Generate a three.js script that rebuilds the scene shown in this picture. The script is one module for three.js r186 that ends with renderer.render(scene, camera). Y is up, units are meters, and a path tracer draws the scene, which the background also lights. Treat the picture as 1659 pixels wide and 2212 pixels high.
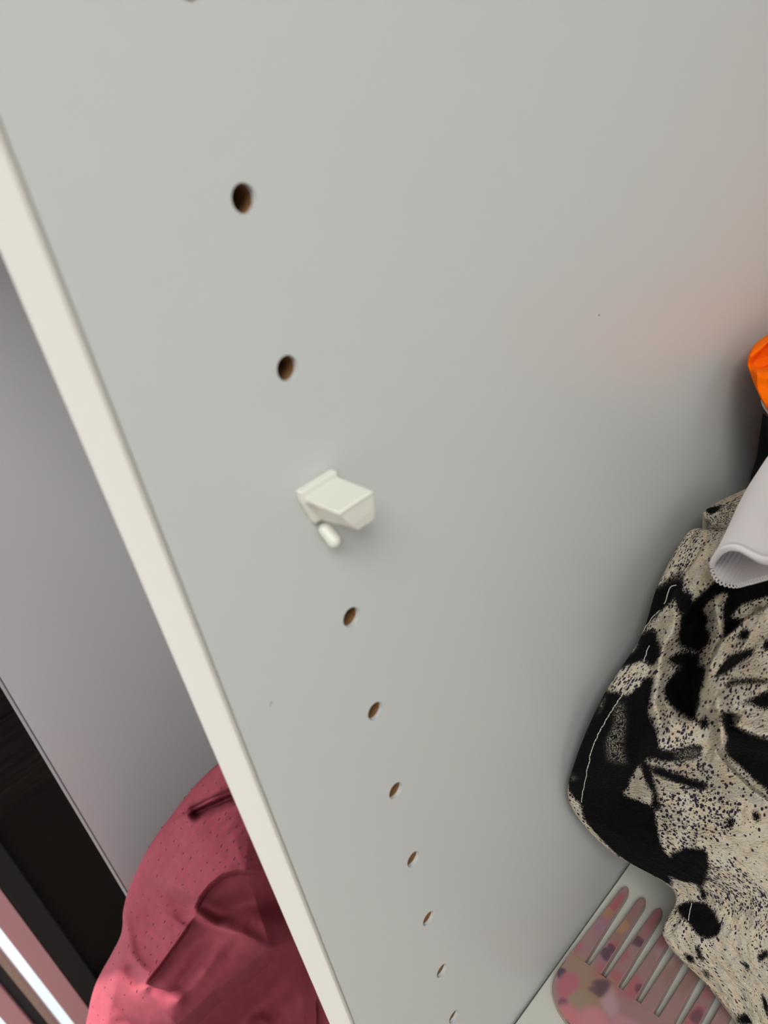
import * as THREE from 'three';
import { RoundedBoxGeometry } from 'three/addons/geometries/RoundedBoxGeometry.js';
import { ConvexGeometry } from 'three/addons/geometries/ConvexGeometry.js';
import { mergeGeometries } from 'three/addons/utils/BufferGeometryUtils.js';
import { RectAreaLightUniformsLib } from 'three/addons/lights/RectAreaLightUniformsLib.js';
import { createNoise2D } from 'simplex-noise';

// ---------------------------------------------------------------- camera, sky, lights, exposure
const H = 1.62;                                   // height of the topmost peg hole in view above the floor
const W = 1659, HT = 2212, FPX = 1661;            // image size and focal length in pixels
const scene = new THREE.Scene();
const camera = new THREE.PerspectiveCamera(2 * Math.atan(HT / 2 / FPX) * 180 / Math.PI, W / HT, 0.01, 60);
const EYE = new THREE.Vector3(0.12176, H - 0.0128, 0.08249);
const AX = new THREE.Vector3(0.699557, -0.175023, -0.692811);      // camera right
const AY = new THREE.Vector3(-0.262571, 0.838755, -0.477019);      // camera up
const AZ = new THREE.Vector3(0.664588, 0.515614, 0.540801);        // camera back
camera.position.copy(EYE);
camera.quaternion.setFromRotationMatrix(new THREE.Matrix4().makeBasis(AX, AY, AZ));
camera.focus = 0.33;
camera.userData.fStop = 17;
camera.updateMatrixWorld();

scene.background = new THREE.Color(1.4, 1.55, 1.7);                // bright overcast sky
const sun = new THREE.DirectionalLight(new THREE.Color(1.0, 0.95, 0.9), 15);   // low sun through the tall window at the left
sun.position.set(-10, H - 0.6 + 8, 2.38); sun.target.position.set(0, H - 0.6, 0); sun.castShadow = true; sun.name = 'sun';
Object.assign(sun.shadow.camera, { left: -3, right: 3, top: 3, bottom: -3, near: 0.5, far: 30 }); sun.shadow.mapSize.set(2048, 2048);
scene.add(sun, sun.target);
RectAreaLightUniformsLib.init();
function daylight(w, h, color, power, pos, target) {               // daylight of one window, just inside its panes
  const l = new THREE.RectAreaLight(color, power, w, h);
  l.position.set(...pos); l.lookAt(...target); l.name = 'daylight'; scene.add(l);
}
daylight(1.05, 1.75, new THREE.Color(1.0, 0.97, 0.96), 6.5, [-0.985, 1.03, 0.78], [1, 1.03, 0.78]);
daylight(1.5, 1.3, new THREE.Color(0.98, 1.0, 0.97), 0.3, [1.0, 1.55, 2.36], [1.0, 1.55, 0]);
const LAMP = { x: 0.60, z: 0.55, size: 0.6, color: new THREE.Color(0.975, 1.0, 0.96), power: 16 };   // large square ceiling lamp over the photographer

const renderer = new THREE.WebGLRenderer({ antialias: true });
renderer.toneMapping = THREE.LinearToneMapping;
renderer.toneMappingExposure = 0.71;
renderer.shadowMap.enabled = true;

// ---------------------------------------------------------------- helpers
let seed = 7;
const rnd = () => { seed = (seed * 1664525 + 1013904223) >>> 0; return seed / 4294967296; };
const noise = createNoise2D(rnd);
const V = (x, y, z) => new THREE.Vector3(x, y, z);
const taken = {};
const numbered = (n) => { const k = taken[n] = (taken[n] ?? -1) + 1; return k ? n + '_' + String(k).padStart(3, '0') : n; };
function mesh(name, geo, mat, parent) {
  const m = new THREE.Mesh(geo, mat); m.castShadow = m.receiveShadow = true;
  m.name = parent ? name : numbered(name); (parent ?? scene).add(m); return m;
}
function thing(name, label, category, pos = [0, 0, 0]) {
  const g = new THREE.Group(); g.name = numbered(name); g.position.set(...pos); g.userData = { label, category }; scene.add(g); return g;
}
function structure(name, geo, mat, label) {
  const m = mesh(name, geo, mat); m.userData = { kind: 'structure', label }; return m;
}
function box(x0, x1, y0, y1, z0, z1, r = 0) {
  const g = r ? new RoundedBoxGeometry(x1 - x0, y1 - y0, z1 - z0, 3, r) : new THREE.BoxGeometry(x1 - x0, y1 - y0, z1 - z0);
  return g.translate((x0 + x1) / 2, (y0 + y1) / 2, (z0 + z1) / 2);
}
const join = (list) => mergeGeometries(list.map((g) => { const n = g.index ? g.toNonIndexed() : g; for (const k of Object.keys(n.attributes)) if (!['position', 'normal', 'uv'].includes(k)) n.deleteAttribute(k); return n; }));
function dataTexture(w, h, fn, srgb = false) {                     // fn(x, y) -> grey or [r, g, b] in 0..1
  const d = new Uint8Array(w * h * 4);
  for (let y = 0; y < h; y++) for (let x = 0; x < w; x++) {
    const c = fn(x, y), i = (y * w + x) * 4, a = Array.isArray(c) ? c : [c, c, c];
    for (let k = 0; k < 3; k++) d[i + k] = Math.max(0, Math.min(255, Math.round(a[k] * 255)));
    d[i + 3] = 255;
  }
  const t = new THREE.DataTexture(d, w, h); t.wrapS = t.wrapT = THREE.RepeatWrapping;
  t.magFilter = THREE.LinearFilter; t.minFilter = THREE.LinearMipmapLinearFilter; t.generateMipmaps = true;
  if (srgb) t.colorSpace = THREE.SRGBColorSpace; t.needsUpdate = true; return t;
}
const std = (color, roughness = 0.8, more = {}) => new THREE.MeshStandardMaterial({ color, roughness, ...more });
const mix = (a, b, t) => a + (b - a) * t;
const smooth = (a, b, x) => { const t = Math.max(0, Math.min(1, (x - a) / (b - a))); return t * t * (3 - 2 * t); };
// line of sight through a point of the photograph, per metre of depth
const sight = (u, v) => V(0, 0, 0).addScaledVector(AX, (u - W / 2) / FPX).addScaledVector(AY, (HT / 2 - v) / FPX).addScaledVector(AZ, -1);
// depth at which that line meets the plane x, y (height over the shelf) or z
function depthAt(u, v, axis, val) {
  if (axis === 'd') return val;
  const r = sight(u, v);
  if (axis === 'x') return (val - EYE.x) / r.x;
  if (axis === 'z') return (val - EYE.z) / r.z;
  return (val + H - 0.372 - EYE.y) / r.y;
}
// a net continued to the right, past its last column, by steps in metres; 'rest' lays the last column on the shelf
const widen = (net, steps, rest) => net.map((row) => {
  const w = at(...row[row.length - 1]), more = steps.map(([dx, drop, dz], k) => {
    const h = w.y - (H - 0.372), y = rest && k === steps.length - 1 ? H - 0.3695 : w.y - drop * h, q = V(w.x + dx, y, Math.max(w.z + dz, -0.285)).sub(EYE), d = -q.dot(AZ);
    return [W / 2 + FPX * q.dot(AX) / d, HT / 2 - FPX * q.dot(AY) / d, 'd', d];
  });
  return [...row, ...more];
});
const at = (u, v, axis, val) => EYE.clone().addScaledVector(sight(u, v), depthAt(u, v, axis, val));

// ---------------------------------------------------------------- cloth: a sheet through a net of control points, with folds and a body behind it
const cr = (p0, p1, p2, p3, t) => 0.5 * (2 * p1 + (p2 - p0) * t + (2 * p0 - 5 * p1 + 4 * p2 - p3) * t * t + (3 * p1 - p0 - 3 * p2 + p3) * t * t * t);
function along(list, t) {
  const n = list.length - 1, f = Math.min(n - 1e-9, Math.max(0, t * n)), i = Math.floor(f), g = f - i;
  const q = (k) => list[Math.max(0, Math.min(n, k))];
  return q(i).map((_, k) => cr(q(i - 1)[k], q(i)[k], q(i + 1)[k], q(i + 2)[k], g));
}
function nearest(poly, u, v) {                                      // signed distance to a polyline and how far past its ends
  let best = { d: 1e9, s: 0, end: 0 };
  for (let i = 0; i < poly.length - 1; i++) {
    const [ax, ay] = poly[i], [bx, by] = poly[i + 1], dx = bx - ax, dy = by - ay, L = dx * dx + dy * dy;
    const k = ((u - ax) * dx + (v - ay) * dy) / L, c = Math.max(0, Math.min(1, k)), px = u - ax - dx * c, py = v - ay - dy * c, d = Math.hypot(px, py);
    if (d < best.d) best = { d, s: Math.sign(dx * (v - ay) - dy * (u - ax)), end: (i === 0 && k < 0) || (i === poly.length - 2 && k > 1) ? 1 : 0, k: (i + c) / (poly.length - 1) };
  }
  return best;
}
const ridge = (poly, w, h) => (u, v) => { const n = nearest(poly, u, v), x = n.d / w; return x > 3 ? 0 : h * Math.exp(-x * x); };
// lip: cloth lying over cloth; stands up h on the right-hand side of the line as drawn and sinks away over w
const lip = (poly, w, h, sharp = 3) => (u, v) => {
  const n = nearest(poly, u, v); if (n.d > 4 * w) return 0;
  const fade = Math.min(1, Math.min(n.k, 1 - n.k) * 6 + 0.02) * (n.end ? Math.exp(-n.d / 12) : 1);
  return n.s > 0 ? h * fade * Math.exp(-((n.d / w) ** 2)) : h * fade * Math.max(0, 1 - n.d / sharp);
};
function cloth(net, nu, nv, { open = false, folds = [], back = V(0, -0.03, -0.01), round = {}, crumple = () => 0 }) {
  const rows = net.map((r) => r.map(([u, v, a, val]) => [u, v, depthAt(u, v, a, val)]));
  const P = [], UV = [], idx = [], px = [];
  for (let j = 0; j <= nv; j++) {
    const line = rows[0].map((_, c) => along(rows.map((r) => r[c]), j / nv));
    for (let i = 0; i <= nu; i++) {
      const s = i / nu, t = j / nv, [u, v, d0] = along(line, s);
      let d = d0;
      for (const f of folds) d -= f(u, v);
      d -= crumple(s, t);
      if (round.left) { const e = Math.min(1, s / round.left[0]); d += round.left[1] * (1 - Math.sqrt(1 - (1 - e) ** 2)); }
      if (round.top) { const e = Math.min(1, t / round.top[0]); d += round.top[1] * (1 - Math.sqrt(1 - (1 - e) ** 2)); }
      if (round.bottom) { const e = Math.min(1, (1 - t) / round.bottom[0]); d += round.bottom[1] * (1 - Math.sqrt(1 - (1 - e) ** 2)); }
      P.push(EYE.clone().addScaledVector(sight(u, v), d)); UV.push(s, t); px.push([u, v]);
    }
  }
  const n1 = nu + 1, N = P.length;
  for (let j = 0; j < nv; j++) for (let i = 0; i < nu; i++) { const a = j * n1 + i; idx.push(a, a + n1, a + 1, a + 1, a + n1, a + n1 + 1); }
  for (let k = 0; k < N; k++) { P.push(back(P[k], UV[2 * k], UV[2 * k + 1])); UV.push(UV[2 * k], UV[2 * k + 1]); }   // the hidden underside
  if (!open) for (let k = 0, n = idx.length; k < n; k += 3) idx.push(idx[k] + N, idx[k + 2] + N, idx[k + 1] + N);
  const rim = [];                                                   // and the edge that joins the two
  for (let i = 0; i < nu; i++) rim.push(i);
  for (let j = 0; j < nv; j++) rim.push(j * n1 + nu);
  for (let i = nu; i > 0; i--) rim.push(nv * n1 + i);
  for (let j = nv; j > 0; j--) rim.push(j * n1);
  for (let k = 0; k < rim.length; k++) { const m = (k + 1) % rim.length; idx.push(rim[k], rim[m], rim[k] + N, rim[k] + N, rim[m], rim[m] + N); }
  const g = new THREE.BufferGeometry();
  g.setAttribute('position', new THREE.Float32BufferAttribute(P.flatMap((p) => [p.x, p.y, p.z]), 3));
  g.setAttribute('uv', new THREE.Float32BufferAttribute(UV, 2));
  g.setIndex(idx); g.computeVertexNormals();
  g.userData.locate = (u, v, most = 1e9) => {                       // the point of the cloth seen along a line of sight
    let best = 1e18, k = -1;
    for (let i = 0; i < N; i++) { const e = (px[i][0] - u) ** 2 + (px[i][1] - v) ** 2; if (e < best) { best = e; k = i; } }
    return best < most * most ? P[k].clone() : null;
  };
  return g;
}

// ---------------------------------------------------------------- materials
const speck = dataTexture(256, 256, () => 0.42 + 0.16 * rnd());
speck.repeat.set(12, 12);
const melamine = std(new THREE.Color(0.575, 0.585, 0.575), 0.4, { bumpMap: speck, bumpScale: 0.00002 });
const edgeBand = new THREE.MeshPhysicalMaterial({ color: new THREE.Color(0.51, 0.495, 0.455), roughness: 0.8, specularIntensity: 0.3 });
const shadedBoard = std(new THREE.Color(0.49, 0.474, 0.495), 0.33, { bumpMap: speck, bumpScale: 0.00002 });  // bay shade and mauve bounce from the sweater are put into this colour
const rawBoard = std(new THREE.Color(0.36, 0.19, 0.075), 0.95, {
  map: dataTexture(64, 64, () => { const k = 0.62 + 0.38 * rnd(); return [k, k * (0.9 + 0.1 * rnd()), k * 0.9]; }, true) });
const dull = (color, roughness, more = {}) => new THREE.MeshPhysicalMaterial({ color, roughness, specularIntensity: 0.25, ...more });
const wallPaint = std(new THREE.Color(0.72, 0.71, 0.69), 0.9);
const carpet = std(new THREE.Color(0.32, 0.27, 0.23), 1);
const blackWood = dull(new THREE.Color(0.006, 0.0045, 0.004), 0.8);
const brownBlack = dull(new THREE.Color(0.014, 0.0095, 0.0085), 0.8, {
  map: dataTexture(128, 128, (x, y) => { const k = 0.55 + 0.45 * (0.5 + 0.5 * noise(x * 0.01, y * 0.12)); return [k, k, k]; }, true) });
const greyStile = dull(new THREE.Color(0.018, 0.017, 0.017), 0.8);
const mauvePaint = std(new THREE.Color(0.46, 0.225, 0.25), 0.6);
const tanPaint = std(new THREE.Color(0.33, 0.24, 0.20), 0.6);
const navySeal = std(new THREE.Color(0.016, 0.016, 0.026), 0.6);
const pane = new THREE.MeshPhysicalMaterial({ color: 0xffffff, roughness: 0.02, transmission: 1, thickness: 0, ior: 1.45 });

// ---------------------------------------------------------------- the room
const X0 = -1.0, X1 = 3.0, Z0 = -0.32, Z1 = 2.4, TOP = 2.42;
structure('floor', box(X0 - 0.03, X1 + 0.15, -0.1, 0, Z0 - 0.15, Z1 + 0.15), carpet, 'brown carpeted floor of the room');
structure('ceiling', box(X0 - 0.15, X1 + 0.15, TOP, TOP + 0.1, Z0 - 0.15, Z1 + 0.15), wallPaint, 'white ceiling of the room');
structure('wall_back', box(X0 - 0.15, X1 + 0.15, 0, TOP, Z0 - 0.15, Z0), wallPaint, 'off-white wall behind the wardrobe');
structure('wall_right', box(X1, X1 + 0.15, 0, TOP, Z0, Z1), wallPaint, 'off-white wall to the right of the wardrobe');
{ // ceiling lamp above the photographer
  const g = thing('ceiling_lamp', 'flat square white ceiling lamp in front of the wardrobe', 'lamp', [LAMP.x, TOP, LAMP.z]), s = LAMP.size;
  mesh('housing', join([box(-s / 2 - 0.02, s / 2 + 0.02, -0.02, 0, -s / 2 - 0.02, s / 2 + 0.02), box(-s / 2 - 0.02, -s / 2, -0.045, -0.02, -s / 2 - 0.02, s / 2 + 0.02), box(s / 2, s / 2 + 0.02, -0.045, -0.02, -s / 2 - 0.02, s / 2 + 0.02), box(-s / 2, s / 2, -0.045, -0.02, -s / 2 - 0.02, -s / 2), box(-s / 2, s / 2, -0.045, -0.02, s / 2, s / 2 + 0.02)]), std(new THREE.Color(0.8, 0.8, 0.8), 0.5), g);
  mesh('diffuser', box(-s / 2 + 0.001, s / 2 - 0.001, -0.038, -0.024, -s / 2 + 0.001, s / 2 - 0.001), std(0xffffff, 0.6, { emissive: LAMP.color, emissiveIntensity: 0.9 }), g);
  const l = new THREE.RectAreaLight(LAMP.color, LAMP.power, s, s); l.position.set(LAMP.x, TOP - 0.05, LAMP.z); l.lookAt(LAMP.x, 0, LAMP.z); l.name = 'lamp_light'; scene.add(l);
}
const DW = [Z0, 0.1315], WIN = [0.1315, 1.36], WINTOP = 1.93;
structure('wall_left', join([
  box(X0 - 0.15, X0, WINTOP, TOP, Z0, Z1), box(X0 - 0.15, X0, 0, WINTOP, WIN[1], Z1), box(X0 - 0.15, X0 - 0.06, 0, WINTOP, Z0, DW[1]),
]), wallPaint, 'off-white wall to the left holding the dark door and the tall window');
// window behind the photographer
const FW = [0.25, 1.75, 0.9, 2.2];
structure('wall_front', join([
  box(X0, FW[0], 0, TOP, Z1, Z1 + 0.15), box(FW[1], X1, 0, TOP, Z1, Z1 + 0.15), box(FW[0], FW[1], 0, FW[2], Z1, Z1 + 0.15), box(FW[0], FW[1], FW[3], TOP, Z1, Z1 + 0.15),
]), wallPaint, 'off-white wall behind the photographer');
{
  const g = new THREE.Group(); g.name = 'window_2'; g.userData = { kind: 'structure', label: 'wide white window behind the photographer' }; scene.add(g);
  const fr = std(new THREE.Color(0.8, 0.8, 0.78), 0.5), z0 = Z1 + 0.05, z1 = Z1 + 0.11, t = 0.06, [a, b, c, d] = FW;
  mesh('window_frame', join([box(a, a + t, c, d, z0, z1), box(b - t, b, c, d, z0, z1), box(a, b, c, c + t, z0, z1), box(a, b, d - t, d, z0, z1), box((a + b) / 2 - t / 2, (a + b) / 2 + t / 2, c, d, z0, z1)]), fr, g);
  mesh('pane', box(a + t, (a + b) / 2 - t / 2, c + t, d - t, z0 + 0.025, z0 + 0.031), pane, g);
  mesh('pane', box((a + b) / 2 + t / 2, b - t, c + t, d - t, z0 + 0.025, z0 + 0.031), pane, g);
}
{ // dark door seen past the front edge of the left side panel
  const g = new THREE.Group(); g.name = 'door_1'; g.userData = { kind: 'structure', label: 'nearly black panelled door beside the window' }; scene.add(g);
  const y0 = 0.004, y1 = WINTOP, r = H - 0.953, s = 0.0945;
  const stile = mesh('stile', box(X0 - 0.045, X0, y0, y1, s, DW[1] - 0.001, 0.003), greyStile, g); stile.userData.label = 'charcoal grey upright stile';
  mesh('stile', box(X0 - 0.045, X0, y0, y1, Z0 + 0.002, Z0 + 0.09, 0.003), greyStile, g);
  mesh('rail', box(X0 - 0.045, X0 - 0.001, r, r + 0.16, Z0 + 0.09, s, 0.002), brownBlack, g);
  mesh('rail', box(X0 - 0.045, X0 - 0.0015, r + 0.162, r + 0.40, Z0 + 0.09, s, 0.002), brownBlack, g);
  mesh('rail', box(X0 - 0.045, X0 - 0.001, y0, 0.2, Z0 + 0.09, s, 0.002), brownBlack, g);
  mesh('rail', box(X0 - 0.045, X0 - 0.001, y1 - 0.12, y1, Z0 + 0.09, s, 0.002), brownBlack, g);
  mesh('door_panel', box(X0 - 0.040, X0 - 0.016, 0.2, r, Z0 + 0.09, s), blackWood, g);
  mesh('door_panel', box(X0 - 0.040, X0 - 0.016, r + 0.4, y1 - 0.12, Z0 + 0.09, s), blackWood, g);
}
{ // tall window whose frame shows as slanting strips in the lower left corner
  const g = new THREE.Group(); g.name = 'window_1'; g.userData = { kind: 'structure', label: 'tall window with mauve, tan and navy frame strips' }; scene.add(g);
  const y0 = 0.004, y1 = WINTOP, bar = (n, z0, z1, x, m, l) => { const o = mesh(n, box(X0 - 0.07, X0 + x, y0, y1, z0, z1, 0.002), m, g); if (l) o.userData.label = l; };
  bar('window_casing', 0.1317, 0.164, 0, mauvePaint, 'dusty mauve casing beside the dark door');
  mesh('pane', box(X0 - 0.05, X0 - 0.046, y0, y1, 0.164, 0.185), pane, g);
  bar('glazing_bar', 0.185, 0.197, -0.02, tanPaint, 'tan glazing bar');
  bar('glazing_seal', 0.197, 0.2135, -0.03, navySeal, 'dark navy seal strip');
  bar('window_sash', 0.2135, 0.2415, -0.005, mauvePaint, 'dusty mauve sash upright');
  mesh('pane', box(X0 - 0.05, X0 - 0.046, y0, y1, 0.2415, WIN[1] - 0.05), pane, g);
  bar('window_sash', WIN[1] - 0.05, WIN[1], -0.005, mauvePaint);
}

// ---------------------------------------------------------------- the wardrobe
const FRONT = 0.0371, REAR = -0.295, BOT = 0.0, CAP = 2.1, THK = 0.019, BAYR = 0.78;
const wardrobe = thing('wardrobe', 'open white wardrobe unit with upright side panels, peg holes and a shelf', 'wardrobe');
function sidePanel(x0, x1, holes, band = edgeBand, board = melamine) {                                 // board between x0 and x1; holes drilled in its right face
  const z1 = FRONT - 0.0012, deep = 0.0115;
  let g;
  if (holes) {
    const s = new THREE.Shape([new THREE.Vector2(-z1, BOT), new THREE.Vector2(-REAR, BOT), new THREE.Vector2(-REAR, CAP), new THREE.Vector2(-z1, CAP)]);
    for (const y of holes) { const p = new THREE.Path(); p.absarc(0, y, 0.0026, 0, Math.PI * 2, true); s.holes.push(p); }
    const f = new THREE.ExtrudeGeometry(s, { depth: deep, bevelEnabled: false, curveSegments: 24 });
    f.rotateY(Math.PI / 2);                                          // shape x -> -z, depth -> x
    f.translate(x1 - deep, 0, 0);
    g = join([f, box(x0, x1 - deep, BOT, CAP, REAR, z1)]);
  } else g = box(x0, x1, BOT, CAP, REAR, z1);
  const b = mesh('side_panel', g, board, wardrobe);
  const e = mesh('edge_band', box(x0, x1, BOT, CAP, z1, FRONT, 0.0006), band, b); e.userData.label = band === edgeBand ? 'cream front edge strip' : 'front edge strip with shade put into its dark colour';
  for (const y of holes ?? []) {
    const c = new THREE.CylinderGeometry(0.00259, 0.00259, deep - 0.0012, 28, 1, true), d = new THREE.CircleGeometry(0.00259, 28).rotateX(-Math.PI / 2).translate(0, -(deep - 0.0012) / 2 + 0.0003, 0);
    const w = join([c, d]).rotateZ(-Math.PI / 2).translate(x1 - deep / 2 - 0.0006, y, 0);
    const hole = mesh('peg_hole', w, rawMat, b); hole.userData.label = 'round drilled peg hole with raw brown chipboard inside';
  }
  return b;
}
const rawMat = rawBoard; rawMat.side = THREE.DoubleSide;
const HOLES = []; for (let k = -3; k <= 12; k++) HOLES.push(H - 0.032 * k);
const middle = sidePanel(-THK, 0, HOLES);
sidePanel(-0.359 - THK, -0.359, null, new THREE.MeshPhysicalMaterial({ color: new THREE.Color(0.17, 0.16, 0.16), roughness: 1, specularIntensity: 0.05 }), shadedBoard).userData.label = 'left side panel with the shade of its bay put into the grey colour';  // edge strip colour darkened to stand in for shade
sidePanel(BAYR, BAYR + THK);
mesh('back_panel', box(-0.378, BAYR + THK, BOT, CAP, REAR - 0.006, REAR), melamine, wardrobe);
const topB = mesh('top_panel', box(-0.378, BAYR + THK, CAP, CAP + THK, REAR, FRONT), melamine, wardrobe);
mesh('shelf', box(0.0011, BAYR - 0.0005, H - 0.372 - 0.018, H - 0.372, REAR + 0.001, 0.031, 0.0006), std(new THREE.Color(0.52, 0.51, 0.46), 0.5), wardrobe).userData.label = 'grey-white shelf under the comb and shirt';
mesh('shelf', box(-0.3585, -THK - 0.0005, H + 0.012, H + 0.030, REAR + 0.001, 0.031, 0.0006), melamine, wardrobe);  // unseen upper shelf, added to keep light from above out of the left bay
mesh('shelf', box(-0.3585, -THK - 0.0005, H - 0.92, H - 0.902, REAR + 0.001, 0.031, 0.0006), melamine, wardrobe);
{ // a speck and a faint scuff on the board
  const dark = std(new THREE.Color(0.13, 0.12, 0.11), 0.9), p = at(1294, 681, 'x', 0), q = at(585, 1520, 'x', 0);
  mesh('scuff_mark', new THREE.CylinderGeometry(0.0003, 0.0003, 0.00006, 10).rotateZ(Math.PI / 2).translate(0.00003, p.y, p.z), dark, middle);
  mesh('scuff_mark', new THREE.CylinderGeometry(0.0008, 0.0008, 0.00004, 14).scale(1, 1, 0.35).rotateZ(Math.PI / 2).rotateX(-0.7).translate(0.00002, q.y, q.z), std(new THREE.Color(0.42, 0.41, 0.38), 0.8), middle);
}

// ---------------------------------------------------------------- shelf pin in the fourth hole
{
  const g = thing('shelf_pin', 'small ivory plastic shelf support pushed into a peg hole of the panel', 'shelf pin', [0, H - 0.096, 0]);
  const plastic = new THREE.MeshPhysicalMaterial({ color: new THREE.Color(0.72, 0.71, 0.64), roughness: 0.4, clearcoat: 0.2, clearcoatRoughness: 0.4 });
  const mm = 0.001, hull = (pts) => { const q = new ConvexGeometry(pts.map((p) => V(p[0] * mm, p[1] * mm, p[2] * mm))); const n = q.attributes.position.count; q.setAttribute('uv', new THREE.Float32BufferAttribute(new Float32Array(n * 2), 2)); return q; };
  const soft = (x0, x1, zf, zb, yf, yt, xr = 0) => { const o = []; const c = 0.35; for (const x of [x0 + c, x1 - c]) for (const z of [zb + c, zf - c]) o.push([x, yf, z], [x, yt, z]); for (const z of [zb + c, zf - c]) o.push([x0, yf + c, z], [x0, yt - c, z], [x1, yf + c, z], [x1, yt - c, z]); for (const x of [x0 + c, x1 - c]) o.push([x, yf + c, zb], [x, yt - c, zb], [x, yf + c, zf], [x, yt - c, zf]); return o; };
  // plate against the board with its raised lip
  mesh('plate', hull([...soft(0.05, 2.2, 6.0, -4.4, 4.0, 7.1), [0.1, -1.6, 4.4], [2.0, -1.6, 4.4], [0.1, -1.6, -2.6], [2.0, -1.6, -2.6]]), plastic, g);
  // platform and the tapering web under it
  mesh('platform', hull([...soft(2.0, 13.2, 5.6, -4.2, 4.3, 5.3), [2.0, 5.6, 5.4], [2.0, 5.6, -4.0]]), plastic, g);
  mesh('web', hull([[2, 4, 4.2], [2, 4, -3.2], [13.0, 4.4, 5.2], [13.0, 4.4, -4.0], [2, -1.8, 2.6], [2, -1.8, -2.2], [12.6, -1.5, 1.4], [12.6, -1.5, -3.2], [12.9, 1, -3.7], [12.9, 1, 3.4]]), plastic, g);
  mesh('nub', new THREE.CapsuleGeometry(1.6 * mm, 3.0 * mm, 6, 18).rotateZ(0.75).translate(2.7 * mm, -5.9 * mm, 2.0 * mm), plastic, g);
  mesh('peg', new THREE.CylinderGeometry(2.3 * mm, 2.3 * mm, 9 * mm, 20).rotateZ(Math.PI / 2).translate(-4.4 * mm, 0, 0), plastic, g);
}

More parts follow.
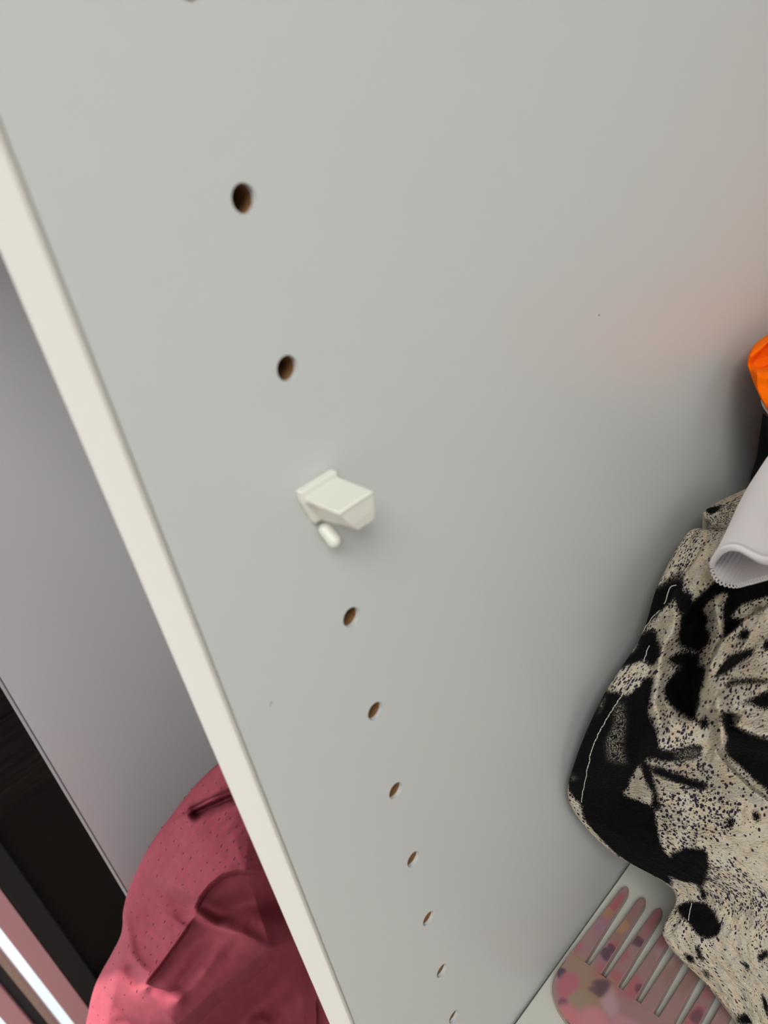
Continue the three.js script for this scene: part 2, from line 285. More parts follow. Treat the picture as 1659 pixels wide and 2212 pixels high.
// ---------------------------------------------------------------- comb on the shelf
{
  const T = 0.0045, y = H - 0.372;
  const g = thing('comb', 'wide-toothed resin comb marbled in pink, mauve, amber and purple on the shelf', 'comb', [0.004, y, -0.041]);
  // marbled resin colours
  const blobs = []; const pal = [[0.77, 0.45, 0.47], [0.70, 0.48, 0.55], [0.66, 0.52, 0.42], [0.74, 0.58, 0.56], [0.80, 0.40, 0.42], [0.70, 0.55, 0.38]];
  for (let i = 0; i < 70; i++) blobs.push([rnd() * 150, rnd() * 75, 3.5 + 5 * rnd(), pal[i % 6], 0.9]);
  for (let i = 0; i < 34; i++) blobs.push([rnd() * 150, rnd() * 75, 0.9 + 1.9 * rnd(), [0.33, 0.22, 0.33], 0.55]);
  // the spots that the photograph lets one place: x, -z in millimetres from the comb's corner
  for (const [bx, bz, r, c, s] of [[4.4, 57, 5, pal[4], 1], [4.2, 44, 4.5, [0.70, 0.48, 0.56], 1], [3.6, 51, 2.2, [0.78, 0.55, 0.34], 1], [10.5, 50, 3.2, [0.78, 0.58, 0.36], 1], [12, 37.5, 1.9, [0.34, 0.24, 0.36], 0.7], [11, 33.5, 2.3, [0.32, 0.22, 0.34], 0.7],
    [19.5, 47, 2.4, [0.36, 0.24, 0.32], 0.7], [7, 22, 6, [0.68, 0.55, 0.42], 1], [1.5, 15.5, 2.4, [0.24, 0.22, 0.36], 0.8], [7, 12.5, 5, [0.84, 0.40, 0.46], 1], [17.5, 21, 3.2, [0.40, 0.28, 0.36], 0.8], [24, 18, 4.5, [0.80, 0.62, 0.64], 1], [14, 11, 4, [0.68, 0.58, 0.44], 1], [9.5, 6, 2.6, [0.5, 0.28, 0.42], 0.8], [14, 3, 5, [0.92, 0.48, 0.50], 1], [23, 6, 6, [0.90, 0.54, 0.55], 1], [33, 11, 6, [0.84, 0.56, 0.60], 1], [31, 3, 5, [0.88, 0.62, 0.58], 1], [42, 8, 6, [0.86, 0.50, 0.55], 1]]) blobs.push([bx, bz, r, c, s]);
  const tex = dataTexture(512, 256, (px, py) => {
    const X = px / 512 * 150 + 1.6 * noise(px * 0.02, py * 0.02), Y = py / 256 * 75 + 1.6 * noise(px * 0.02 + 9, py * 0.02);
    let c = [0.70, 0.53, 0.50];
    for (const [bx, by, r, col, s] of blobs) { const d2 = ((X - bx) ** 2 + (Y - by) ** 2) / (r * r); if (d2 < 2.2) { const a = s * smooth(2.0, 0.35, d2); c = c.map((q, k) => mix(q, col[k], a)); } }
    const grey = 0.3 * c[0] + 0.5 * c[1] + 0.2 * c[2];
    return [mix(grey, c[0], 0.66) * 0.86, mix(grey, c[1], 0.66) * 0.81, mix(grey, c[2], 0.66) * 0.83];
  }, true);
  tex.repeat.set(1 / 0.15, 1 / 0.075);
  const resin = new THREE.MeshPhysicalMaterial({ map: tex, color: 0xffffff, roughness: 0.28, clearcoat: 0.5, clearcoatRoughness: 0.15 });
  const L = 0.150, spine = 0.026, bev = { bevelEnabled: true, bevelThickness: 0.0005, bevelSize: 0.0005, bevelSegments: 3, curveSegments: 20 };
  const flat = (s, depth) => new THREE.ExtrudeGeometry(s, { depth: depth - 0.0010, ...bev }).translate(0, 0, 0.0005 + (T - depth) / 2).rotateX(-Math.PI / 2);
  const s = new THREE.Shape(); const b = 0.0005;                    // shape y -> -z
  s.moveTo(b, spine - b); s.lineTo(b, 0.017); s.bezierCurveTo(b, 0.006, 0.007, 0.0022, 0.018, b); s.lineTo(L - 0.018, b); s.bezierCurveTo(L - 0.006, 0.002, L - b, 0.008, L - b, 0.02);
  s.lineTo(L - b, spine - b); s.closePath();
  mesh('spine', flat(s, T), resin, g);
  for (let k = 0; k < 18; k++) {
    const c = k ? 0.0042 + 0.00805 * k : 0.0036, w0 = k ? 0.0030 : 0.0036, tip = 0.0675, t = new THREE.Shape();
    t.moveTo(c - w0 + b + (k ? 0 : -0.0), spine - 0.003); t.lineTo(c + w0 - b, spine - 0.003); t.lineTo(c + 0.0019 - b, tip - 0.0035);
    t.bezierCurveTo(c + 0.0016 - b, tip + 0.0006, c - 0.0016 + b, tip + 0.0006, c - 0.0019 + b, tip - 0.0035); t.closePath();
    mesh('tooth', flat(t, T - 0.0001), resin, g);
  }
}

// ---------------------------------------------------------------- patterned shirt heaped on the shelf
// control net: a point of the cloth by line of sight, and its distance x from the panel or height h over the shelf
const SHIRT_NET = [
  [[1655, 1036, 'x', 0.0160], [1690, 1030, 'x', 0.0214], [1725, 1020, 'x', 0.0268], [1765, 1010, 'x', 0.0330], [1810, 1000, 'x', 0.0400]],
  [[1524, 1100, 'x', 0.0120], [1590, 1095, 'x', 0.0201], [1660, 1090, 'x', 0.0286], [1735, 1080, 'x', 0.0378], [1810, 1070, 'x', 0.0470]],
  [[1532, 1138, 'x', 0.0170], [1584, 1132, 'x', 0.0232], [1652, 1126, 'x', 0.0312], [1730, 1118, 'x', 0.0405], [1810, 1108, 'x', 0.0500]],
  [[1484, 1152, 'x', 0.0120], [1560, 1160, 'x', 0.0216], [1640, 1155, 'x', 0.0316], [1725, 1150, 'x', 0.0423], [1810, 1140, 'x', 0.0530]],
  [[1422, 1262, 'x', 0.0110], [1510, 1260, 'x', 0.0221], [1610, 1255, 'x', 0.0347], [1710, 1245, 'x', 0.0474], [1810, 1235, 'x', 0.0600]],
  [[1384, 1375, 'x', 0.0090], [1485, 1370, 'x', 0.0225], [1590, 1365, 'x', 0.0366], [1700, 1350, 'x', 0.0513], [1810, 1340, 'x', 0.0660]],
  [[1302, 1505, 'x', 0.0080], [1420, 1500, 'x', 0.0229], [1545, 1490, 'x', 0.0386], [1675, 1475, 'x', 0.0550], [1810, 1460, 'x', 0.0720]],
  [[1242, 1645, 'x', 0.0060], [1380, 1635, 'x', 0.0235], [1520, 1620, 'x', 0.0412], [1665, 1600, 'x', 0.0596], [1810, 1580, 'x', 0.0780]],
  [[1230, 1735, 'x', 0.005], [1370, 1735, 'h', 0.08], [1520, 1730, 'h', 0.082], [1665, 1715, 'h', 0.088], [1810, 1700, 'h', 0.095]],
  [[1312, 1834, 'h', 0.065], [1430, 1840, 'h', 0.07], [1550, 1840, 'h', 0.073], [1680, 1840, 'h', 0.078], [1810, 1840, 'h', 0.084]],
  [[1455, 1926, 'h', 0.045], [1540, 1935, 'h', 0.052], [1630, 1945, 'h', 0.056], [1720, 1955, 'h', 0.06], [1810, 1965, 'h', 0.064]],
  [[1433, 2024, 'h', 0.032], [1530, 2040, 'h', 0.04], [1625, 2055, 'h', 0.046], [1720, 2070, 'h', 0.05], [1810, 2085, 'h', 0.053]],
  [[1530, 2132, 'h', 0.022], [1600, 2140, 'h', 0.03], [1670, 2150, 'h', 0.036], [1740, 2165, 'h', 0.04], [1810, 2180, 'h', 0.042]],
  [[1612, 2240, 'h', 0.018], [1660, 2248, 'h', 0.022], [1710, 2258, 'h', 0.026], [1760, 2272, 'h', 0.03], [1810, 2290, 'h', 0.033]],
];
const BLACK = [
  [[0, 316], [48, 294], [77, 289], [97, 311], [78, 331], [45, 349], [15, 363], [0, 387], [0, 394], [0, 353], [0, 333]],
  [[29, 376], [57, 381], [61, 389], [89, 403], [95, 413], [98, 426], [61, 416], [38, 420], [0, 426], [0, 411], [8, 405], [9, 396], [0, 386]],
  [[0, 469], [0, 455], [35, 457], [72, 463], [90, 453], [97, 437], [115, 443], [129, 468], [133, 483], [168, 507], [187, 532], [200, 541], [161, 540], [139, 554], [126, 558], [135, 587], [29, 584], [0, 566], [0, 520], [0, 492]],
  [[1, 542], [146, 549], [135, 570], [121, 603], [154, 612], [182, 624], [168, 660], [153, 682], [143, 705], [17, 759], [0, 727], [10, 713], [22, 686], [23, 663], [24, 643], [39, 618], [34, 615], [8, 589], [2, 565]],
  [[165, 696], [213, 687], [262, 690], [233, 715], [163, 743], [126, 754], [115, 777], [97, 776], [126, 748], [83, 747], [70, 738]],
  [[14, 795], [63, 784], [111, 784], [143, 797], [179, 816], [177, 827], [146, 836], [117, 834], [86, 818], [50, 807]],
  [[51, 870], [72, 871], [56, 882], [27, 885]],
  [[69, 893], [74, 898], [48, 908], [37, 907]],
  [[242, 869], [257, 872], [241, 881], [230, 879]],
  [[105, 849], [111, 857], [93, 878], [81, 880], [94, 864]],
  [[39, 966], [104, 956], [105, 971], [0, 974]],
  [[238, 920], [240, 940], [208, 959], [211, 948]],
  [[294, 856], [338, 839], [335, 850], [302, 861]],
  [[323, 643], [337, 648], [338, 641], [346, 644], [341, 656], [330, 657]],
  [[384, 637], [401, 640], [402, 649], [389, 650]],
  [[157, 550], [169, 550], [191, 593], [193, 624], [179, 626], [185, 599]],
  [[179, 558], [210, 566], [247, 578], [296, 590], [295, 598], [274, 596], [237, 584], [203, 573], [183, 565]],
  [[321, 506], [342, 511], [366, 520], [387, 528], [423, 538], [451, 545], [489, 558], [488, 629], [451, 619], [423, 608], [403, 597], [374, 573], [349, 556], [331, 541], [339, 528]],
  [[129, 356], [170, 353], [192, 362], [186, 375], [209, 387], [215, 400], [200, 407], [170, 405], [136, 398], [119, 385], [118, 369]],
  [[118, 417], [133, 412], [161, 410], [201, 413], [211, 420], [211, 428], [238, 430], [243, 440], [247, 457], [248, 475], [251, 487], [259, 499], [234, 492], [195, 479], [168, 466], [154, 453], [159, 439], [168, 428]],
  [[194, 306], [265, 315], [354, 304], [480, 293], [485, 341], [362, 335], [287, 343], [254, 362], [304, 371], [287, 378], [256, 391], [235, 352], [245, 326], [219, 323], [177, 340], [141, 391], [135, 398], [110, 361], [136, 339], [177, 317]],
  [[281, 428], [295, 417], [322, 414], [360, 412], [352, 419], [330, 426], [301, 439], [271, 446], [277, 437]],
  [[295, 385], [311, 383], [326, 388], [323, 394], [310, 397], [298, 392]],
  [[307, 453], [328, 450], [375, 452], [410, 458], [411, 461], [373, 457], [331, 456], [313, 459]],
  [[369, 404], [395, 403], [402, 417], [386, 416]],
  [[241, 470], [256, 473], [258, 483], [248, 481]],
  [[262, 499], [275, 497], [290, 502], [288, 509], [278, 510]],
  [[306, 495], [343, 495], [343, 505], [335, 509], [318, 503]],
  [[355, 483], [379, 478], [414, 473], [465, 466], [467, 491], [418, 494], [395, 490], [376, 483], [362, 486]],
  [[0, 75], [38, 71], [67, 69], [83, 83], [53, 97]],
  [[192, 101], [206, 75], [226, 91], [198, 131]],
  [[77, 320], [93, 318], [131, 326], [134, 346], [106, 354], [90, 338]],
  [[198, 534], [225, 537], [250, 531], [272, 531], [285, 537], [275, 548], [258, 549], [227, 549], [206, 549], [173, 542], [158, 537], [175, 534]],
  [[146, 540], [159, 546], [186, 589], [176, 589], [159, 563]],
  [[178, 554], [211, 564], [243, 574], [275, 586], [283, 594], [264, 590], [235, 579], [201, 567], [179, 559]],
];
const FLECK = [
  [[50, 470], [72, 471], [94, 491], [106, 527], [126, 549], [83, 542], [65, 514], [71, 494]],
  [[9, 282], [98, 279], [95, 302], [57, 302], [13, 315]],
  [[0, 425], [40, 422], [89, 427], [98, 435], [14, 432]],
  [[0, 469], [13, 461], [26, 478], [9, 480]],
  [[0, 411], [0, 395], [16, 396], [15, 405], [1, 411]],
  [[0, 556], [35, 570], [7, 572]],
  [[151, 427], [173, 427], [178, 432], [151, 441], [139, 436]],
  [[219, 535], [255, 534], [285, 539], [275, 549], [227, 547]],
  [[179, 341], [230, 340], [238, 354], [192, 362]],
];
const DENSE = [
  [[67, 69], [86, 14], [256, 59], [217, 97], [166, 158], [131, 213], [111, 249], [0, 125]],
  [[0, 269], [0, 228], [71, 219], [99, 268], [82, 294]],
  [[194, 602], [278, 592], [363, 623], [336, 663], [267, 682], [170, 693], [179, 660]],
  [[233, 715], [317, 711], [320, 735], [334, 766], [328, 796], [234, 792], [163, 788], [121, 766]],
  [[0, 434], [66, 424], [93, 442], [69, 457], [6, 453]],
  [[166, 484], [254, 513], [255, 536], [193, 535]],
  [[189, 549], [283, 550], [347, 599], [285, 594], [209, 566]],
  [[299, 456], [373, 459], [366, 473], [313, 489]],
  [[281, 794], [328, 799], [322, 871], [303, 849]],
];
// the printed pattern in the cloth's own coordinates (thousandths of its width and length)
function printTexture(w, h) {
  const layer = (lists, grey) => {
    const c = document.createElement('canvas'); c.width = w; c.height = h; const k = c.getContext('2d');
    k.fillStyle = '#000'; k.fillRect(0, 0, w, h); k.fillStyle = grey;
    for (const p of lists) {
      k.beginPath();
      const q = p.map(([s, t]) => [s / 1000 * w, t / 1000 * h]);
      q.forEach((a, i) => (i ? k.lineTo(...a) : k.moveTo(...a)));
      k.fill();
    }
    const d = k.getImageData(0, 0, w, h).data, o = new Float32Array(w * h);
    for (let i = 0; i < o.length; i++) o[i] = d[4 * i] / 255;
    return o;
  };
  const blur = (a, r) => {
    for (let pass = 0; pass < 2; pass++) for (const [n, m, sn, sm] of [[h, w, w, 1], [w, h, 1, w]]) {
      const line = new Float32Array(m);
      for (let j = 0; j < n; j++) {
        let sum = 0; for (let i = -r; i <= r; i++) sum += a[j * sn + Math.max(0, Math.min(m - 1, i)) * sm];
        for (let i = 0; i < m; i++) { line[i] = sum / (2 * r + 1); sum += a[j * sn + Math.min(m - 1, i + r + 1) * sm] - a[j * sn + Math.max(0, i - r) * sm]; }
        for (let i = 0; i < m; i++) a[j * sn + i * sm] = line[i];
      }
    }
    return a;
  };
  for (let k = 0; k < 26; k++) {                                     // the print goes on over the far side of the heap
    const cx = 650 + 340 * rnd(), cy = 1000 * rnd(), r = 14 + 30 * rnd(), e = 0.6 + 1.2 * rnd(), a0 = rnd() * 6;
    BLACK.push(Array.from({ length: 9 }, (_, i) => { const a = a0 + i / 9 * 6.2832, q = r * (0.6 + 0.6 * rnd()); return [cx + q * Math.cos(a), cy + q * e * Math.sin(a)]; }));
  }
  const black = blur(layer(BLACK, '#fff'), 9), fleck = blur(layer(FLECK, '#fff'), 9), dense = blur(layer(DENSE, '#fff'), 12), halo = blur(layer(BLACK, '#fff'), 26);
  const dot = new Float32Array(w * h);                               // spattered ink
  for (let n = 0; n < 92000; n++) {
    const x = Math.floor(rnd() * w), y = Math.floor(rnd() * h), i = y * w + x, keep = rnd(), R = 1.3 + 3.0 * rnd() ** 2, e = 0.6 + 0.8 * rnd();
    if (keep > 0.06 + 0.40 * dense[i] + 0.55 * halo[i]) continue;
    for (let b = -5; b <= 5; b++) for (let a = -5; a <= 5; a++) { const X = x + a, Y = y + b; if (X >= 0 && Y >= 0 && X < w && Y < h) dot[Y * w + X] = Math.max(dot[Y * w + X], 1 - smooth(R - 0.8, R + 0.8, Math.hypot(a / 1.4, b * e))); }
  }
  return dataTexture(w, h, (x, y) => {
    const i = y * w + x, Y = y;
    const n = 0.35 * noise(x * 0.09, Y * 0.09) + 0.55 * noise(x * 0.3 + 40, Y * 0.3) + 0.45 * noise(x * 0.62, Y * 0.62 + 9);
    let ink = smooth(0.28, 0.43, black[i] + 0.6 * n * (0.25 + 3 * black[i] * (1 - black[i])));
    const f = fleck[i] * smooth(-0.05, 0.3, 0.7 * noise(x * 0.2 + 7, Y * 0.2) + 0.5 * noise(x * 0.5, Y * 0.5 + 3) + 0.12);
    ink *= 1 - 0.85 * f;
    ink = Math.max(ink, dot[i] * (0.75 + 0.25 * rnd()));
    const g = 0.97 + 0.06 * (rnd() - 0.5), warm = 0.02 * noise(x * 0.01, Y * 0.01), p = dot[i] * (1 - black[i]);
    return [mix(0.765 * g + warm, 0.03 + 0.06 * p, ink), mix(0.72 * g, 0.03 + 0.03 * p, ink), mix(0.645 * g - warm, 0.036 + 0.12 * p, ink)];
  }, true);
}
const crepe = (() => {                                               // puckered weave
  const w = 512; return dataTexture(w, w, (x, y) => { const c = (f, o) => noise(Math.cos(x / w * 6.2832) * f + o, Math.sin(x / w * 6.2832) * f + 3 * Math.sin(y / w * 6.2832) * f / 3 + Math.cos(y / w * 6.2832) * f); return 0.5 + 0.22 * noise(x * 0.13, y * 0.22) + 0.15 * noise(x * 0.33, y * 0.4 + 50) + 0.08 * c(1, 0); });
})();
crepe.repeat.set(1.1, 2.4);
const printed = dull(0xffffff, 0.95, { map: printTexture(1792, 2048), bumpMap: crepe, bumpScale: 0.0011, side: THREE.DoubleSide });
{
  const g = thing('shirt', 'crumpled black and cream spatter-print shirt heaped on the shelf against the panel', 'shirt');
  const folds = [
    ridge([[1650, 1080], [1575, 1165], [1520, 1235], [1465, 1320], [1440, 1385]], 24, 0.0075),
    lip([[1560, 1240], [1530, 1272], [1495, 1304], [1476, 1335], [1466, 1367], [1464, 1400]], 34, 0.0112),
    lip([[1405, 1350], [1425, 1323], [1451, 1294], [1476, 1247], [1508, 1203], [1523, 1177], [1540, 1150]], 26, 0.0064),
    ridge([[1432, 1392], [1424, 1450], [1412, 1520], [1428, 1570]], 13, 0.0075),
    ridge([[1548, 1300], [1556, 1370], [1525, 1430]], 18, 0.0075),
    ridge([[1500, 1330], [1490, 1380]], 24, -0.015),
    ridge([[1500, 1425], [1470, 1480], [1490, 1530]], 26, -0.012),
    lip([[1505, 1557], [1503, 1530], [1520, 1490], [1533, 1440], [1560, 1385], [1602, 1343], [1700, 1288]], 70, 0.024),
    lip([[1720, 1472], [1612, 1468], [1572, 1480], [1547, 1500], [1530, 1530], [1507, 1558]], 34, 0.0176),
    ridge([[1552, 1512], [1558, 1565], [1562, 1608]], 16, 0.0105),
    lip([[1720, 1622], [1660, 1600], [1604, 1578], [1578, 1563]], 36, 0.0128),
    ridge([[1600, 1640], [1700, 1660]], 30, -0.012),
    lip([[1540, 1612], [1580, 1662], [1622, 1702], [1700, 1755]], 60, 0.0112),
    ridge([[1388, 1655], [1410, 1695], [1421, 1740]], 7, -0.003),
    ridge([[1412, 1658], [1460, 1678], [1530, 1704]], 7, -0.003),
    ridge([[1480, 1770], [1540, 1850], [1640, 1950]], 60, 0.009),
    ridge([[1360, 1560], [1345, 1640], [1360, 1720]], 28, -0.006),
    ridge([[1300, 1540], [1265, 1640], [1258, 1730]], 20, 0.003),
    ridge([[1640, 1320], [1590, 1400]], 10, -0.0045), ridge([[1660, 1380], [1600, 1430]], 12, -0.0045),
  ];
  const geo = cloth(widen(SHIRT_NET, [[0.05, 0.12, 0.005], [0.11, 0.5, 0.01], [0.15, 1, 0.01]], true), 320, 420, {
    open: true, folds, back: (p, s, t) => { const k = 1 - smooth(0.27, 0.36, t); return V(p.x + 0.003, mix(p.y - 0.005, H - 0.371, k * 0.985), p.z - 0.004); },
    round: { left: [0.03, 0.004] }, crumple: (s, t) => 0.0012 * noise(s * 12, t * 16) + 0.0006 * noise(s * 30, t * 40) + smooth(0.6, 0.75, s) * smooth(1, 0.9, s) * (0.009 * Math.abs(noise(s * 9 + 3, t * 6)) + 0.004 * Math.abs(noise(s * 20, t * 13))),
  });
  const body = mesh('body', geo, printed, g);
  const thread = std(new THREE.Color(0.55, 0.52, 0.47), 0.9);
  const lift = (u, v, dz) => { const p = geo.userData.locate(u, v); return p.addScaledVector(EYE.clone().sub(p).normalize(), dz); };
  function stitches(line, n) {                                       // a running seam of short stitches
    const path = new THREE.CatmullRomCurve3(line.map(([u, v]) => V(u, v, 0))), c = path.getSpacedPoints(n).map((q) => lift(q.x, q.y, 0.0007)), curve = new THREE.CatmullRomCurve3(c), o = [];
    for (let k = 0; k < n; k++) { const a = curve.getPointAt((k + 0.06) / n), b = curve.getPointAt((k + 0.88) / n); const m = a.clone().lerp(b, 0.5).addScaledVector(EYE.clone().sub(a).normalize(), 0.00015); o.push(new THREE.TubeGeometry(new THREE.QuadraticBezierCurve3(a, m, b), 4, 0.00016, 5)); }
    return join(o);
  }
  mesh('stitching', stitches([[1390, 1432], [1371, 1459], [1346, 1497], [1308, 1557], [1283, 1608], [1272, 1649], [1261, 1698], [1255, 1733]], 44), thread, g).userData.label = 'cream seam stitching along the dark hem';
  mesh('stitching', stitches([[1425, 1318], [1403, 1342], [1386, 1370]], 12), thread, g);
  mesh('stitching', stitches([[1403, 1394], [1396, 1412], [1391, 1430]], 7), thread, g);
  mesh('stitching', stitches([[1494, 1952], [1490, 1970], [1487, 1988]], 7), thread, g);
  mesh('loose_thread', new THREE.TubeGeometry(new THREE.CatmullRomCurve3([[1461, 1264], [1450, 1266], [1443, 1280], [1438, 1296], [1434, 1306]].map(([u, v]) => lift(u, v, 0.0015))), 20, 0.00018, 6), thread, g).userData.label = 'pale loose thread';
}

// ---------------------------------------------------------------- white ribbed cuff lying on the shirt
{
  const g = thing('sock', 'white ribbed knit cuff with an open rolled end lying on the patterned shirt', 'sock');
  const knit = std(new THREE.Color(0.86, 0.79, 0.80), 0.95, { side: THREE.DoubleSide, bumpMap: speck, bumpScale: 0.0003 });
  // rim of the opening, clockwise from its left end; the cuff runs up and away from it
  const rim = [[1541, 1222, 0.040], [1546, 1242, 0.042], [1560, 1256, 0.045], [1585, 1262, 0.049], [1615, 1256, 0.054], [1650, 1246, 0.060], [1700, 1232, 0.068], [1735, 1212, 0.082], [1725, 1196, 0.086], [1690, 1205, 0.081], [1655, 1207, 0.074], [1625, 1194, 0.066], [1600, 1182, 0.059], [1575, 1181, 0.052], [1552, 1196, 0.045]];
  const pts = rim.map(([u, v, x]) => at(u, v, 'x', x - 0.005)), loop = new THREE.CatmullRomCurve3(pts, true, 'centripetal');
  const ctr = pts.reduce((a, p) => a.add(p), V(0, 0, 0)).multiplyScalar(1 / pts.length);
  const far = at(1700, 1020, 'x', 0.038), axis = far.clone().sub(at(1585, 1200, 'x', 0.036)), len = axis.length(); axis.normalize();
  const NU = 720, NW = 44, P = [], idx = [], thick = 0.0016;
  const prof = []; for (let k = 0; k <= NW; k++) prof.push(k);
  const ring = [];                                                  // inner wall, rolled edge, outer wall
  for (let k = 0; k <= 14; k++) ring.push([mix(0.06, 0.001, k / 14), -1]);
  for (let k = 1; k < 8; k++) ring.push([-Math.sin(k / 8 * Math.PI) * 0.0011 + 0.001, -Math.cos(k / 8 * Math.PI)]);
  for (let k = 0; k <= 24; k++) ring.push([mix(0.001, len, k / 24), 1]);
  for (let k = 1; k <= 24; k++) ring.push([len + 0.09 * k / 24, 1]);   // past the frame the leg bends down over the heap to its closed toe
  for (let r = 0; r < ring.length; r++) for (let i = 0; i < NU; i++) {
    const [a, sd] = ring[r], f = i / NU, p = loop.getPointAt(f), tg = loop.getTangentAt(f), nrm = tg.clone().cross(axis).normalize();
    if (nrm.dot(p.clone().sub(ctr)) < 0) nrm.negate();
    const rib = 0.00020 * Math.sin(f * Math.PI * 2 * 120), swell = 0.0025 * smooth(0, 0.03, a);
    const over = Math.max(0, a - len), bend = Math.min(1, over / 0.05), shrink = over > 0.07 ? Math.sqrt(Math.max(0, 1 - ((over - 0.07) / 0.0201) ** 2)) : 1;
    if (over) p.lerp(ctr, 1 - shrink).add(V(0.55 * over, 0, 0).addScaledVector(V(0.5, -1.1, 0.35), over * bend * 0.8));
    P.push(p.addScaledVector(axis, a - 0.35 * over).addScaledVector(nrm, sd * thick / 2 + (sd > 0 ? rib : -rib) + (sd > 0.99 ? swell : 0)));
  }
  for (let r = 0; r < ring.length - 1; r++) for (let i = 0; i < NU; i++) { const j = (i + 1) % NU, a = r * NU; idx.push(a + i, a + j, a + NU + i, a + j, a + NU + j, a + NU + i); }
  const q = new THREE.BufferGeometry(); q.setAttribute('position', new THREE.Float32BufferAttribute(P.flatMap((p) => [p.x, p.y, p.z]), 3));
  q.setAttribute('uv', new THREE.Float32BufferAttribute(P.flatMap((p, k) => [(k % NU) / NU * 2, Math.floor(k / NU) / ring.length]), 2)); q.setIndex(idx); q.computeVertexNormals();
  mesh('ribbed_cuff', q, knit, g);
  const o = []; for (let k = 0; k < 150; k++) { const f = k / 150, p = loop.getPointAt(f).addScaledVector(axis, -0.0004), tg = loop.getTangentAt(f); o.push(new THREE.TorusGeometry(0.00078, 0.00024, 5, 10).applyQuaternion(new THREE.Quaternion().setFromUnitVectors(V(0, 0, 1), tg)).translate(p.x, p.y, p.z)); }
  mesh('overlock_edge', join(o), std(new THREE.Color(0.86, 0.80, 0.81), 0.9), g).userData.label = 'overlocked looped edge of the opening';
}

// ---------------------------------------------------------------- orange garment and the white one under it
{
  const fuzz = dull(new THREE.Color(1.0, 0.155, 0.0), 0.95, { bumpMap: speck, bumpScale: 0.0003, side: THREE.DoubleSide });
  const g = thing('orange_garment', 'bright orange folded garment edge beside the panel at the right', 'garment');
  const net = [
    [[1690, 706, 'x', 0.006], [1720, 690, 'x', 0.012], [1760, 680, 'x', 0.021], [1810, 672, 'x', 0.030]],
    [[1650, 728, 'x', 0.006], [1690, 716, 'x', 0.012], [1740, 708, 'x', 0.021], [1810, 702, 'x', 0.030]],
    [[1624, 752, 'x', 0.007], [1670, 745, 'x', 0.013], [1735, 740, 'x', 0.022], [1810, 738, 'x', 0.031]],
    [[1614, 782, 'x', 0.010], [1660, 786, 'x', 0.016], [1730, 790, 'x', 0.025], [1810, 790, 'x', 0.034]],
    [[1620, 806, 'x', 0.013], [1660, 812, 'x', 0.019], [1730, 820, 'x', 0.028], [1810, 825, 'x', 0.037]],
    [[1630, 832, 'x', 0.016], [1670, 840, 'x', 0.022], [1735, 848, 'x', 0.031], [1810, 855, 'x', 0.040]],
    [[1648, 870, 'x', 0.021], [1682, 880, 'x', 0.027], [1740, 890, 'x', 0.036], [1810, 895, 'x', 0.045]],
    [[1668, 898, 'x', 0.025], [1700, 910, 'x', 0.031], [1750, 920, 'x', 0.040], [1810, 925, 'x', 0.049]],
  ];
  const geo = cloth(widen(net, [[0.04, 0.02, -0.02], [0.09, 0.10, -0.03], [0.13, 0.22, -0.03]]), 200, 120, {
    folds: [lip([[1622, 795], [1660, 793], [1720, 796]], 60, 0.006, 4), lip([[1720, 690], [1660, 738], [1643, 758], [1630, 790]], 30, 0.008), ridge([[1643, 781], [1662, 768], [1700, 752]], 13, -0.028)],
    back: (p) => V(p.x + 0.004, p.y - 0.008, Math.max(p.z - 0.04, -0.29)), round: { left: [0.03, 0.003], top: [0.1, 0.004], bottom: [0.12, 0.004] }, crumple: (s, t) => smooth(0.5, 0.7, s) * 0.004 * noise(s * 9, t * 5),
  });
  mesh('folded_cloth', geo, fuzz, g);
  const w = thing('white_garment', 'sliver of white cloth showing just below the orange garment', 'garment');
  const wn = [
    [[1643, 862, 'x', 0.010], [1700, 870, 'x', 0.021], [1760, 880, 'x', 0.034], [1820, 885, 'x', 0.044]],
    [[1646, 876, 'x', 0.012], [1700, 892, 'x', 0.023], [1760, 905, 'x', 0.036], [1820, 912, 'x', 0.046]],
    [[1660, 897, 'x', 0.018], [1705, 920, 'x', 0.029], [1760, 932, 'x', 0.042], [1820, 940, 'x', 0.052]],
    [[1690, 940, 'x', 0.026], [1720, 960, 'x', 0.037], [1765, 970, 'x', 0.050], [1820, 975, 'x', 0.060]],
  ];
  mesh('folded_cloth', cloth(widen(wn, [[0.05, 0.10, -0.04], [0.10, 0.22, -0.06]]), 90, 40, { back: (p) => V(p.x + 0.003, p.y - 0.005, p.z - 0.004), round: { left: [0.1, 0.004] } }), std(new THREE.Color(0.75, 0.72, 0.68), 0.95, { side: THREE.DoubleSide }), w);
}

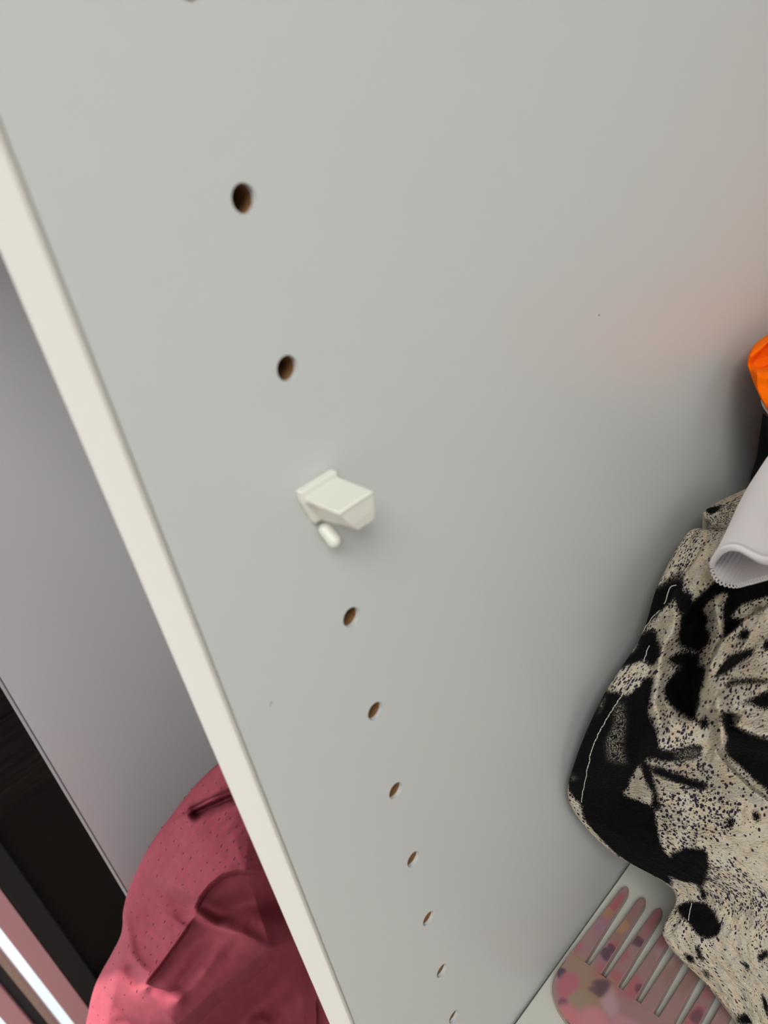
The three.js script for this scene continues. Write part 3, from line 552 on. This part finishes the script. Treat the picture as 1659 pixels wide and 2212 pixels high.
{  // cloth added to darken a gap that is only panel in shade
  const g = thing('added_dark_cloth', 'added black cloth that darkens the shaded gap between the orange garment and the patterned shirt', 'garment');
  const net = [
    [[1648, 893, 'x', 0.006], [1700, 930, 'x', 0.021], [1760, 945, 'x', 0.034], [1820, 950, 'x', 0.044]],
    [[1642, 935, 'x', 0.005], [1700, 960, 'x', 0.017], [1760, 972, 'x', 0.030], [1820, 978, 'x', 0.040]],
    [[1635, 985, 'x', 0.004], [1700, 995, 'x', 0.015], [1760, 1002, 'x', 0.028], [1820, 1006, 'x', 0.038]],
    [[1622, 1036, 'x', 0.004], [1690, 1030, 'x', 0.015], [1755, 1030, 'x', 0.028], [1820, 1030, 'x', 0.038]],
    [[1640, 1064, 'x', 0.005], [1690, 1070, 'x', 0.016], [1755, 1070, 'x', 0.029], [1820, 1070, 'x', 0.039]],
  ];
  mesh('folded_cloth', cloth(widen(net, [[0.05, 0.10, -0.05], [0.12, 0.4, -0.08], [0.17, 1, -0.08]], true), 110, 60, { back: (p) => V(p.x + 0.004, H - 0.371, Math.max(p.z - 0.06, -0.29)), round: { left: [0.06, 0.001] }, crumple: (s, t) => 0.0008 * noise(s * 6, t * 6) }), std(new THREE.Color(0.012, 0.012, 0.013), 0.95, { bumpMap: speck, bumpScale: 0.0002, side: THREE.DoubleSide }), g);
}

// ---------------------------------------------------------------- dusty red pointelle sweater in the left bay
{
  const g = thing('sweater', 'dusty red sweater with pinprick eyelets slumped in the bay left of the panel', 'sweater');
  const knitBump = dataTexture(256, 256, (x, y) => 0.5 + 0.25 * Math.sin(x / 256 * 6.2832 * 64) * Math.abs(Math.sin(y / 256 * 6.2832 * 32)) + 0.12 * (rnd() - 0.5));
  knitBump.repeat.set(3.2, 5);
  const dye = dataTexture(1024, 1024, (x, y) => { const k = 1 + 0.05 * (rnd() - 0.5) + 0.03 * noise(x * 0.02, y * 0.02); return [0.50 * k, 0.23 * k, 0.27 * k]; }, true);
  const red = new THREE.MeshPhysicalMaterial({ map: dye, roughness: 0.95, bumpMap: knitBump, bumpScale: 0.00035, specularIntensity: 0.1, side: THREE.DoubleSide });
  const net = [
    [[480, 1640, 'x', -0.235], [530, 1600, 'x', -0.20], [590, 1575, 'x', -0.18], [650, 1560, 'x', -0.16], [710, 1550, 'x', -0.14]],
    [[425, 1692, 'x', -0.262], [490, 1672, 'x', -0.225], [560, 1660, 'x', -0.20], [640, 1650, 'x', -0.18], [720, 1645, 'x', -0.16]],
    [[377, 1752, 'x', -0.285], [450, 1750, 'x', -0.245], [540, 1745, 'x', -0.215], [630, 1740, 'x', -0.195], [730, 1735, 'x', -0.175]],
    [[326, 1822, 'x', -0.308], [410, 1825, 'x', -0.262], [510, 1825, 'x', -0.225], [620, 1825, 'x', -0.20], [740, 1825, 'x', -0.18]],
    [[285, 1902, 'x', -0.328], [380, 1905, 'x', -0.277], [490, 1910, 'x', -0.235], [615, 1915, 'x', -0.21], [750, 1920, 'x', -0.19]],
    [[267, 1962, 'x', -0.335], [365, 1985, 'x', -0.28], [480, 2000, 'x', -0.24], [620, 2010, 'x', -0.215], [760, 2020, 'x', -0.20]],
    [[259, 2024, 'x', -0.335], [355, 2065, 'x', -0.28], [475, 2085, 'x', -0.245], [620, 2100, 'x', -0.225], [770, 2115, 'x', -0.21]],
    [[207, 2124, 'x', -0.332], [335, 2145, 'x', -0.278], [465, 2170, 'x', -0.25], [620, 2190, 'x', -0.235], [780, 2205, 'x', -0.22]],
    [[188, 2200, 'x', -0.328], [320, 2225, 'x', -0.275], [455, 2250, 'x', -0.255], [620, 2280, 'x', -0.245], [790, 2300, 'x', -0.235]],
    [[178, 2250, 'x', -0.322], [310, 2275, 'x', -0.275], [450, 2295, 'x', -0.26], [620, 2315, 'x', -0.25], [800, 2335, 'x', -0.245]],
  ];
  const folds = [
    lip([[368, 1780], [420, 1750], [455, 1732], [497, 1716], [545, 1690]], 60, 0.012, 6),
    ridge([[560, 1700], [490, 1727], [425, 1756]], 12, -0.034),
    lip([[600, 1886], [515, 1878], [480, 1888], [452, 1910], [432, 1935], [416, 1966]], 110, 0.034, 10),
    ridge([[620, 1945], [540, 1950], [475, 1978]], 36, -0.02),
    lip([[420, 1978], [385, 2030], [345, 2085], [310, 2128]], 70, 0.016, 6),
    ridge([[425, 1976], [470, 2000], [520, 2018], [572, 2050]], 18, 0.016),
    lip([[640, 2030], [575, 2052], [520, 2102], [460, 2144], [395, 2205], [330, 2262]], 170, 0.06, 26),
    ridge([[478, 2045], [430, 2110], [385, 2160]], 17, 0.009),
    ridge([[470, 2060], [430, 2080], [400, 2130]], 30, -0.014),
    ridge([[640, 2090], [560, 2160], [500, 2240]], 50, -0.04),
    ridge([[285, 2095], [300, 2122]], 15, -0.014),
    ridge([[270, 1990], [285, 2060], [312, 2130]], 14, 0.009),
    ridge([[330, 1985], [380, 1975]], 26, -0.007),
    ridge([[560, 2210], [600, 2240]], 26, 0.014),
    // the strip at the left turns away from the room towards the window
    (u, v) => { const e = 261 - 0.207 * (v - 2063) - u; return v > 1990 && e > -6 ? -smooth(1990, 2050, v) * 0.0009 * (e > 4 ? e : (e + 6) * (e + 6) / 25) : 0; },
  ];
  const geo = cloth(net, 230, 300, {
    folds, back: (p, s, t) => V(p.x + 0.012 + 0.01 * (1 - t), mix(p.y - 0.05, H - 0.90, smooth(0.3, 1, t)), p.z - 0.05), round: { left: [0.1, 0.012], top: [0.08, 0.02] },
    crumple: (s, t) => 0.0014 * noise(s * 4, t * 6) + 0.0005 * noise(s * 12, t * 18),
  });
  mesh('body', geo, red, g);
  // eyelets: little slits in staggered rows
  const dark = std(new THREE.Color(0.10, 0.02, 0.03), 1), o = [];
  for (let r = 0; r < 34; r++) for (let c = 0; c < 18; c++) {
    const u0 = 215 + c * 27 + (r % 2) * 13 - r * 1.5 + 6 * (rnd() - 0.5), v0 = 1660 + r * 17.5 + c * -6 + 6 * (rnd() - 0.5);
    if (rnd() < 0.16 || nearest([[416, 1966], [480, 1888], [600, 1880]], u0, v0).s > 0 && u0 > 420 || (u0 > 330 && v0 > 2085 - (u0 - 345) * 1.4 && v0 > 1960) || u0 > 600) continue;
    const p = geo.userData.locate(u0, v0, 3), q = geo.userData.locate(u0 + 2.5, v0 - 3.5, 3); if (!p || !q) continue;
    const k = p.clone().lerp(q, 0.5), toEye = EYE.clone().sub(k).normalize();
    const e = new THREE.SphereGeometry(1, 8, 6).scale(0.0006, 0.0013, 0.0003).applyMatrix4(new THREE.Matrix4().makeBasis(q.clone().sub(p).normalize().cross(toEye).normalize(), q.clone().sub(p).normalize(), toEye)).translate(k.x, k.y, k.z);
    o.push(e);
  }
  const ey = mesh('eyelets', join(o), dark, g); ey.userData = { kind: 'stuff', label: 'dark pinprick eyelets in staggered rows' };
}
renderer.render(scene, camera);
